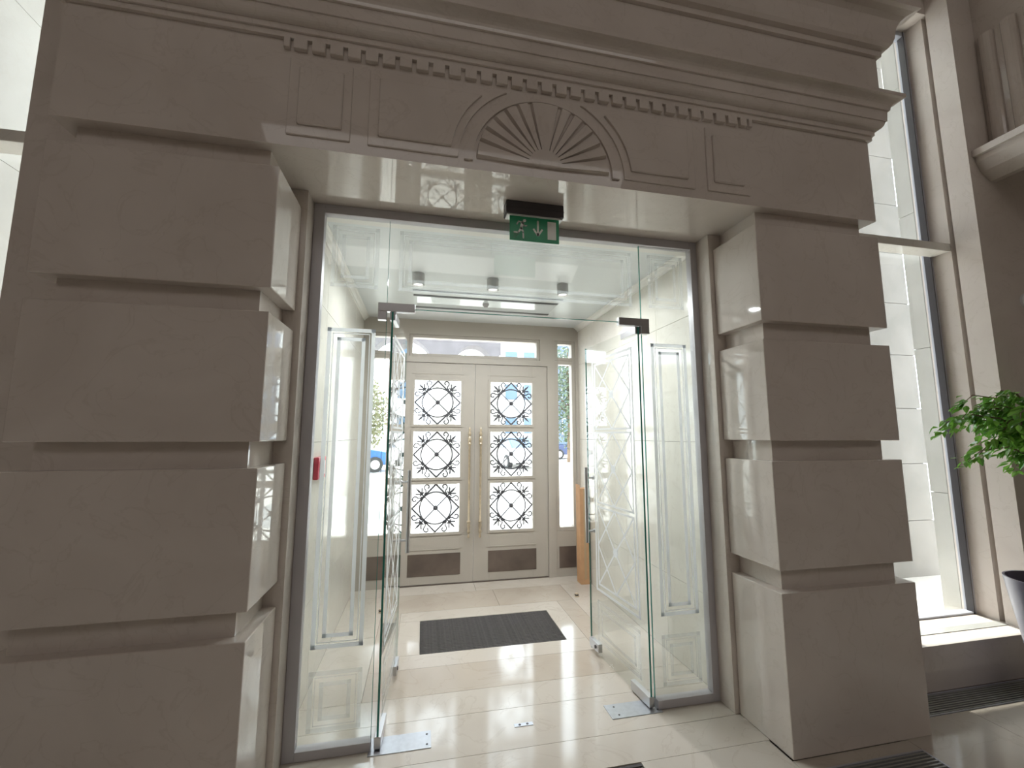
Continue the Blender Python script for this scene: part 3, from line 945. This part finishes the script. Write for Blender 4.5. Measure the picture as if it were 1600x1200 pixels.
# ---------------------------------------------------------------- hall walls and window bays
JAMB = 0.395                      # distance from pier flank to window edge
def bay(sgn):
    """one window bay beside the portal; sgn +1 right, -1 left (mirrored about the portal axis)"""
    def X(a): return a if sgn > 0 else 2 * CX - a
    def b(x0, x1, y0, y1, z0, z1):
        a, c = X(x0), X(x1)
        return (min(a, c), max(a, c), y0, y1, z0, z1)
    side = 'right' if sgn > 0 else 'left'
    hx = HX1 if sgn > 0 else 2 * CX - HX0
    far = max(hx, 5.58)
    w = boxes('wall_hall_' + side, [
        b(2.06, 2.590, 0.40, 0.66, 0, HZ),                         # strip between portal and window
        b(3.505, far, YF, 0.42, 0, HZ), b(3.575, far, 0.4201, 0.66, 0, HZ), b(3.515, 3.575, 0.455, 0.66, 0, HZ),
        b(2.590, 3.555, 0.4201, 0.66, 4.86, HZ), b(2.06, 3.50, YF, 0.42, 5.0, HZ)], 'portal')
    tag(w, 'brown-beige stone hall wall framing the tall window on the %s of the portal' % side, 'wall', kind='structure')
    # stone sill
    s = boxes('window_sill_' + side, [b(2.14, 3.5049, YF, 0.66, 0, 0.25), b(3.5049, 3.515, .4201, .66, 0, .25), b(3.515, 3.575, .4201, .4549, 0, .25)], 'portal')
    tag(s, 'stone window sill ledge under the tall %s window' % side, 'window sill', kind='structure')
    s.name = 'trim_sill_' + side
    boxes('vent_strip', [b(2.30, 3.48, 0.395, 0.455, 0.2502, 0.254)], 'grate', s)
    # window: aluminium frame, stone-coloured transom beam, two panes
    r = empty('window_hall_' + side, (X(3.07), 0.58, 0.25))
    tag(r, 'tall hall window with pale frame and deep transom bar on the %s of the portal' % side, 'window', kind='structure')
    y0, y1 = 0.575, 0.635
    for q in ((3.493, 3.515, y0, y1, 0.25, 4.86), (2.590, 2.630, y0, y1, 0.25, 4.86)):
        at(boxes('frame', [b(*q)], 'alulight', bevel=.003), r)
    for q in ((3.485, 3.493, y0 - .004, y1 - .02, 0.25, 4.86), (2.63, 2.638, y0 + .02, y1 - .02, 0.25, 4.86)):
        at(boxes('gasket', [b(*q)], 'dark'), r)
    for q in ((2.630, 3.493, y0, y1, 0.25, 0.263), (2.630, 3.493, y0, y1, 4.82, 4.86), (2.630, 3.493, y0, y1, 2.955, 2.99)):
        at(boxes('frame', [b(*q)], 'alulight', bevel=.003), r)
    at(boxes('transom_beam', [b(2.590, 3.515, 0.456, 0.574, 2.885, 2.945)], 'wallstone', bevel=.004), r)
    at(boxes('pane', [b(2.63, 3.493, .602, .61, .263, 2.955)], 'winglass'), r)
    at(boxes('pane', [b(2.63, 3.493, .602, .61, 2.99, 4.82)], 'winglass'), r)
    # deep outer reveal of stone slabs, then a free-standing outer pier
    ye = 0.775 if sgn > 0 else 1.75
    ob = boxes('wall_outer_' + side, [b(3.545, 3.9, 0.661, ye - .003, -0.1, 7.2)], 'ext')
    tag(ob, 'pale outer stone wall seen through the %s window beside its frame' % side, 'wall', kind='structure')
    z = -0.05
    while z < 7.0:
        hh = 1.12
        cuts = [0.662, ye] if sgn > 0 else [0.662, 1.05, ye]
        for q in range(len(cuts) - 1):
            boxes('stone_slab', [b(3.515 + .004 * q, 3.5449, cuts[q] + .001, cuts[q + 1] - .001, z + .002, z + hh - .002)], 'ext', ob)
        z += hh
    if sgn > 0:
        op = boxes('wall_outer_pier_' + side, [b(4.38, 5.235, 1.975, 2.70, -0.1, 7.2)], 'ext_shade')
        tag(op, 'pale stone outer pier beyond the %s window, its colour darkened for shade' % side, 'pier', kind='structure')
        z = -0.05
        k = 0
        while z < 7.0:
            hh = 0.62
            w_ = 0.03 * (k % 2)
            boxes('stone_block', [b(4.36, 5.262 - w_ * .5, 1.95, 2.72, z + .003, z + hh - .003)], 'ext_shade', op)
            z += hh
            k += 1
    ea = boxes('ceiling_shade_slab_' + side, [b(1.60, 9.0, 0.5, 5.2, 7.25, 7.5)], 'ext')  # unseen slab added to cut sky and sun at the window
    tag(ea, 'unseen roof slab added high outside the %s hall window to block sun' % side, 'roof', kind='structure')
bay(1)
bay(-1)
lw = boxes('wall_hall_west', [(HX0 - .2, HX0, HY0, 0.66, -0.02, HZ)], 'hallwall'); tag(lw, 'plain beige side wall of the hall on the left', 'wall', kind='structure')
rw = boxes('wall_hall_east', [(HX1, HX1 + .2, HY0, 0.66, -0.02, HZ)], 'hallwall'); tag(rw, 'plain beige side wall of the hall on the right', 'wall', kind='structure')
kw = boxes('wall_hall_south', [(HX0, HX1, HY0 - .2, HY0, -0.02, HZ)], 'hallwall'); tag(kw, 'plain beige rear wall of the hall facing the portal', 'wall', kind='structure')
cw = boxes('ceiling_hall', [(HX0 - .2, HX1 + .2, HY0 - .2, 0.66, HZ, HZ + .2)], 'hallwall'); tag(cw, 'plain beige ceiling high over the hall', 'ceiling', kind='structure')

# corbelled fluted capital on the right-hand wall
cp = empty('wall_capital', (4.2, 0.0, 3.2))
tag(cp, 'brown stone fluted capital with moulded base projecting from the wall at far right', 'capital')
at(boxes('block', [(3.74, 4.9, -0.9, YF - .001, 3.60, 5.2)], 'portal'), cp)
for i in range(9):
    y = YF - .065 - i * 0.125
    bm = bmesh.new()
    n = 8
    pts = [(-0.035 * sin(pi * k / n), 0.045 * cos(pi * k / n)) for k in range(n + 1)]
    a = [bm.verts.new((3.7405 + px, y + py, 3.62)) for px, py in pts]
    b = [bm.verts.new((3.7405 + px, y + py, 4.52)) for px, py in pts]
    bm.faces.new(a); bm.faces.new(b[::-1])
    for k in range(n):
        bm.faces.new((a[k], a[k + 1], b[k + 1], b[k]))
    bm.faces.new((a[n], a[0], b[0], b[n]))
    at(finish('flute', bm, 'portal'), cp)
bm = bmesh.new()
mp = [(0.0, 3.36), (0.05, 3.36), (0.13, 3.42), (0.17, 3.49), (0.17, 3.53), (0.20, 3.53), (0.20, 3.58), (0.10, 3.63), (0.0, 3.63)]
a = [bm.verts.new((3.739 - p, YF - .002, z)) for p, z in mp]
b = [bm.verts.new((3.739 - p, -1.0, z)) for p, z in mp]
bm.faces.new(a); bm.faces.new(b[::-1])
for k in range(len(mp)):
    bm.faces.new((a[k], b[k], b[(k + 1) % len(mp)], a[(k + 1) % len(mp)]))
at(finish('moulding', bm, 'portal'), cp)

bm = bmesh.new()
lathe(bm, [(0.060, 0.0), (0.060, -0.012), (0.046, -0.016)], 28, (3.87, YF - .0005, 2.46), 'y')
sl = finish('wall_spotlight', bm, 'white', smooth=True)
tag(sl, 'small round black wall spotlight with pale rim at the right edge above the ficus', 'spotlight')
bm = bmesh.new(); lathe(bm, [(0.045, -0.0165), (0.044, -0.030), (0.034, -0.055), (0.010, -0.066)], 24, (3.87, YF - .0005, 2.46), 'y')
finish('lamp_head', bm, 'black', sl, smooth=True)

# ---------------------------------------------------------------- potted ficus
TX, TY = 3.045, -0.10
ft = empty('potted_ficus', (TX, TY, 0.0))
tag(ft, 'leafy green ficus tree in a tall dark violet-grey planter at the right edge', 'plant')
bm = bmesh.new()
lathe(bm, [(0.105, 0.0008), (0.112, 0.01), (0.165, 0.40), (0.205, 0.700), (0.206, 0.712), (0.196, 0.712), (0.190, 0.690), (0.175, 0.62), (0.01, 0.62)], 40)
finish('planter', bm, 'pot', ft, smooth=True)
bm = bmesh.new(); lathe(bm, [(0.176, 0.60), (0.178, 0.635), (0.10, 0.648), (0.004, 0.65)], 24); finish('soil', bm, 'soil', ft)
boxes('plant_tag', [(-0.121, -0.105, -0.03, -0.027, 0.64, 0.745)], 'white', ft)
bm = bmesh.new()
tube(bm, [(0, 0, 0.63), (0.01, 0.01, 0.9), (-0.01, 0, 1.25), (0, 0, 1.58)], [0.02, 0.018, 0.017, 0.012], 10)
finish('trunk', bm, 'bark', ft, smooth=True)
rnd = random.Random(11)
tips = []
for i in range(46):
    a = rnd.uniform(0, 2 * pi)
    e = rnd.uniform(-0.25, 0.9)
    L = rnd.uniform(0.24, 0.45) * (1.0 if e < .4 else .8)
    st = Vector((0, 0, rnd.uniform(1.34, 1.62)))
    ed = st + Vector((cos(a) * cos(e) * L, sin(a) * cos(e) * L * .68, sin(e) * L * .62 + 0.05))
    md = (st + ed) / 2 + Vector((0, 0, 0.05))
    dr = ed + Vector((cos(a) * .07, sin(a) * .06, -0.07))
    bm = bmesh.new()
    tube(bm, [st, md, ed, dr], [0.007, 0.005, 0.003, 0.0015], 5)
    finish('branch', bm, 'bark', ft)
    for t in range(11):
        u = 0.25 + 0.75 * t / 10
        p = (st * (1 - u) ** 2 + md * 2 * u * (1 - u) + ed * u * u) if t < 8 else ed.lerp(dr, (t - 7) / 3)
        tips.append((p, a))
bm = bmesh.new()
lp = [(0, 0, 0), (0.014, 0.016, 0.003), (0.034, 0.021, 0.005), (0.056, 0.013, 0.002), (0.078, 0, -0.008)]
mid = [bm.verts.new(p) for p in [(0, 0, 0), (0.014, 0, -0.002), (0.034, 0, -0.003), (0.056, 0, -0.003), (0.078, 0, -0.008)]]
for s in (1, -1):
    ed = [mid[0]] + [bm.verts.new((x, y * s, z)) for x, y, z in lp[1:4]] + [mid[4]]
    for k in range(4):
        f = [mid[k], mid[k + 1], ed[k + 1], ed[k]]
        f = [v for i, v in enumerate(f) if v not in f[:i]]
        bm.faces.new(f)
lf0 = finish('leaf', bm, 'leaf')
allv = []
for (p, a) in tips:
    for q in range(5):
        rz = a + rnd.uniform(-1.5, 1.5)
        rot = (rnd.uniform(-.6, .6), rnd.uniform(0.1, 1.1), rz)
        sc = rnd.uniform(0.5, 0.85)
        off = Vector((rnd.uniform(-.035, .035), rnd.uniform(-.035, .035), rnd.uniform(-.03, .03)))
        allv.append((p + off, rot, sc))
from bpy_extras.object_utils import world_to_camera_view
bpy.context.view_layer.update()
def vis(t):
    w = Vector((TX, TY, 0)) + t[0]
    c = world_to_camera_view(scene, cam_o, w)
    return (0 if c.x < 1.01 else 1, c.z)
allv.sort(key=vis)
for (p, rot, sc) in allv[:298]:
    share('leaf', lf0, ft, loc=p, rot=rot, scale=(sc, sc, sc))
bm = bmesh.new()
src = lf0.data
for (p, rot, sc) in allv[298:]:
    Mx = Matrix.Translation(p) @ __import__('mathutils').Euler(rot).to_matrix().to_4x4() @ Matrix.Scale(sc, 4)
    vv = [bm.verts.new(Mx @ v.co) for v in src.vertices]
    for f in src.polygons:
        bm.faces.new([vv[i] for i in f.vertices])
fo = finish('foliage', bm, 'leaf', ft)
fo['kind'] = 'stuff'
bpy.data.objects.remove(lf0, do_unlink=True)

# ---------------------------------------------------------------- outside
gd = boxes('ground', [(-60, 60, YB + .13, 90, -0.3, -0.02), (-60, -1.19, 0.66, YB + .13, -0.3, -0.02), (1.57, 60, 0.66, YB + .13, -0.3, -0.02)], 'ground')
tag(gd, 'bright pale paving outside the entrance', 'ground', kind='structure')
cn = boxes('added_canopy', [(-2.2, 2.6, YB + .52, 5.7, 3.95, 4.2)], 'ext')  # unseen slab added to keep direct sun off the doors
tag(cn, 'unseen canopy slab added outside to shade the entrance doors', 'canopy', kind='structure')
cn.name = 'ceiling_added_canopy'
# arched stone gate: piers and two arches in one wall with openings
ag = empty('stone_arcade', (0.15, 9.9, 0))
tag(ag, 'pale stone arcade with arches and a central pier outside the entrance', 'arcade')
def arch_piece(xc, r, zs_, x0, x1, zt):
    bm = bmesh.new()
    pts = [(x0, zs_)] + arc(xc, zs_, r, pi, 0, 18) + [(x1, zs_), (x1, zt), (x0, zt)]
    q = []
    for p in pts:
        if not q or (abs(p[0] - q[-1][0]) + abs(p[1] - q[-1][1])) > 1e-6:
            q.append(p)
    prism(bm, q, 9.7, 10.3)
    return at(finish('arch', bm, 'brick'), ag)
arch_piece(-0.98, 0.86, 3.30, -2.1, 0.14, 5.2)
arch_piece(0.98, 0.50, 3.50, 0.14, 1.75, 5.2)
for x0, x1 in ((-0.12, 0.48),):
    at(boxes('pier', [(x0, x1, 9.72, 10.28, -.02, 3.50)], 'ext', bevel=.01), ag)
    at(boxes('pier_base', [(x0 - .10, x1 + .10, 9.62, 10.38, -.02, 0.35)], 'ext', bevel=.02), ag)
    at(boxes('pier_cap', [(x0 - .06, x1 + .06, 9.66, 10.34, 3.12, 3.30)], 'ext', bevel=.02), ag)
at(boxes('pier', [(-2.1, -1.84, 9.72, 10.28, -.02, 3.30)], 'ext', bevel=.01), ag)
at(boxes('pier', [(1.48, 1.75, 9.72, 10.28, -.02, 3.50)], 'ext', bevel=.01), ag)

def car(name, loc, rz, paint, label):
    r = empty(name, loc, rz)
    tag(r, label, 'car', 'cars parked outside')
    bm = bmesh.new()
    prism(bm, [(-2.1, .30), (2.1, .30), (2.12, .55), (2.0, .80), (1.15, .92), (-1.75, .95), (-2.05, .85), (-2.14, .55)], -0.85, 0.85)
    finish('body', bm, paint, r, bevel=.05)
    bm = bmesh.new()
    prism(bm, [(-1.75, .93), (1.15, .90), (0.45, 1.40), (-1.15, 1.44)], -0.74, 0.74)
    finish('cabin', bm, 'bluewin', r, bevel=.05)
    boxes('roof', [(-1.12, 0.42, -.70, .70, 1.41, 1.47)], paint, r, bevel=.02)
    for x in (-1.3, 1.3):
        for y in (-.80, .80):
            bm = bmesh.new(); lathe(bm, [(.2, -.11), (.32, -.11), (.32, .11), (.2, .11)], 18, (x, y, .32), 'y'); w = finish('wheel', bm, 'tyre', r)
            bm = bmesh.new(); lathe(bm, [(.19, -.115), (.19, .115)], 14, (x, y, .32), 'y'); finish('hub_cap', bm, 'steel', w)
    for y in (-.6, .6):
        boxes('headlight', [(2.02, 2.10, y - .16, y + .16, .60, .74)], 'white', r)
car('parked_car', (-3.7, 17.2, -0.02), radians(12), 'carblue', 'bright blue parked car seen through the left sidelight window')
car('parked_car', (4.1, 19.0, -0.02), radians(100), 'carwhite', 'white parked car seen through the right door leaf')
car('parked_car', (9.4, 25.5, -0.02), radians(10), 'cardark', 'dark blue parked car behind the white car')

def tree(name, loc, h, cr, mat, n, seed, label):
    rn = random.Random(seed)
    r = empty(name, loc)
    tag(r, label, 'tree', 'trees outside')
    bm = bmesh.new()
    tube(bm, [(0, 0, 0), (0.05, 0, h * .3), (0, .05, h * .6), (0, 0, h * .9)], [.14, .11, .08, .03], 8)
    for k in range(9):
        a = rn.uniform(0, 2 * pi); z = h * rn.uniform(.3, .75)
        tube(bm, [(0, 0, z), (cos(a) * cr * .7, sin(a) * cr * .7, z + h * .15)], [.05, .015], 5)
    finish('trunk', bm, 'bark', r)
    bm = bmesh.new()
    for k in range(n):
        u, v, w = rn.gauss(0, 1), rn.gauss(0, 1), rn.gauss(0, 1)
        d = Vector((u, v, w)).normalized() * (rn.random() ** .4)
        p = Vector((d.x * cr, d.y * cr, h * .56 + d.z * h * .46))
        s = rn.uniform(.07, .15)
        a = Vector((rn.uniform(-1, 1), rn.uniform(-1, 1), rn.uniform(-1, 1))).normalized()
        b = a.orthogonal().normalized()
        bm.faces.new([bm.verts.new(p + q) for q in (a * s, b * s * .6, -a * s, -b * s * .6)])
    c = finish('crown', bm, mat, r)
    c['kind'] = 'stuff'
tree('autumn_tree', (-3.6, 21.0, -.02), 4.6, 1.5, 'autumn', 2600, 3, 'reddish autumn tree behind the blue car at left')
tree('street_tree', (7.9, 21.5, -.02), 7.4, 1.7, 'hedge', 3200, 4, 'tall dark green tree seen through the right sidelight')

def far_building(name, x0, x1, y, z1, mat, cols, rows, zb, label, winmat='bluewin'):
    r = empty(name, ((x0 + x1) / 2, y, 0))
    tag(r, label, 'building', 'far buildings')
    at(boxes('wall', [(x0, x1, y, y + 8, -.02, z1)], mat), r)
    at(boxes('parapet', [(x0 - .2, x1 + .2, y - .2, y + 8.2, z1, z1 + .35)], 'whitewall'), r)
    cw_ = (x1 - x0) / cols
    for i in range(cols):
        for j in range(rows):
            zc = zb + j * 2.9
            xc = x0 + (i + .5) * cw_
            w = at(boxes('window', [(xc - cw_ * .36, xc + cw_ * .36, y - .06, y + .05, zc, zc + 1.5)], 'whitewall'), r)
            boxes('window_pane', [(xc - cw_ * .32, xc + cw_ * .32, y - .08, y - .05, zc + .08, zc + 1.42)], winmat, w)
far_building('white_building', 4.6, 9.6, 34, 9.6, 'whitewall', 3, 3, 1.6, 'white modern building with blue window bands seen through the transom')
far_building('blue_grey_building', 10.4, 19.0, 36, 10.6, 'bluegrey', 5, 3, 1.6, 'blue-grey building at right of the white building', 'bluewin')
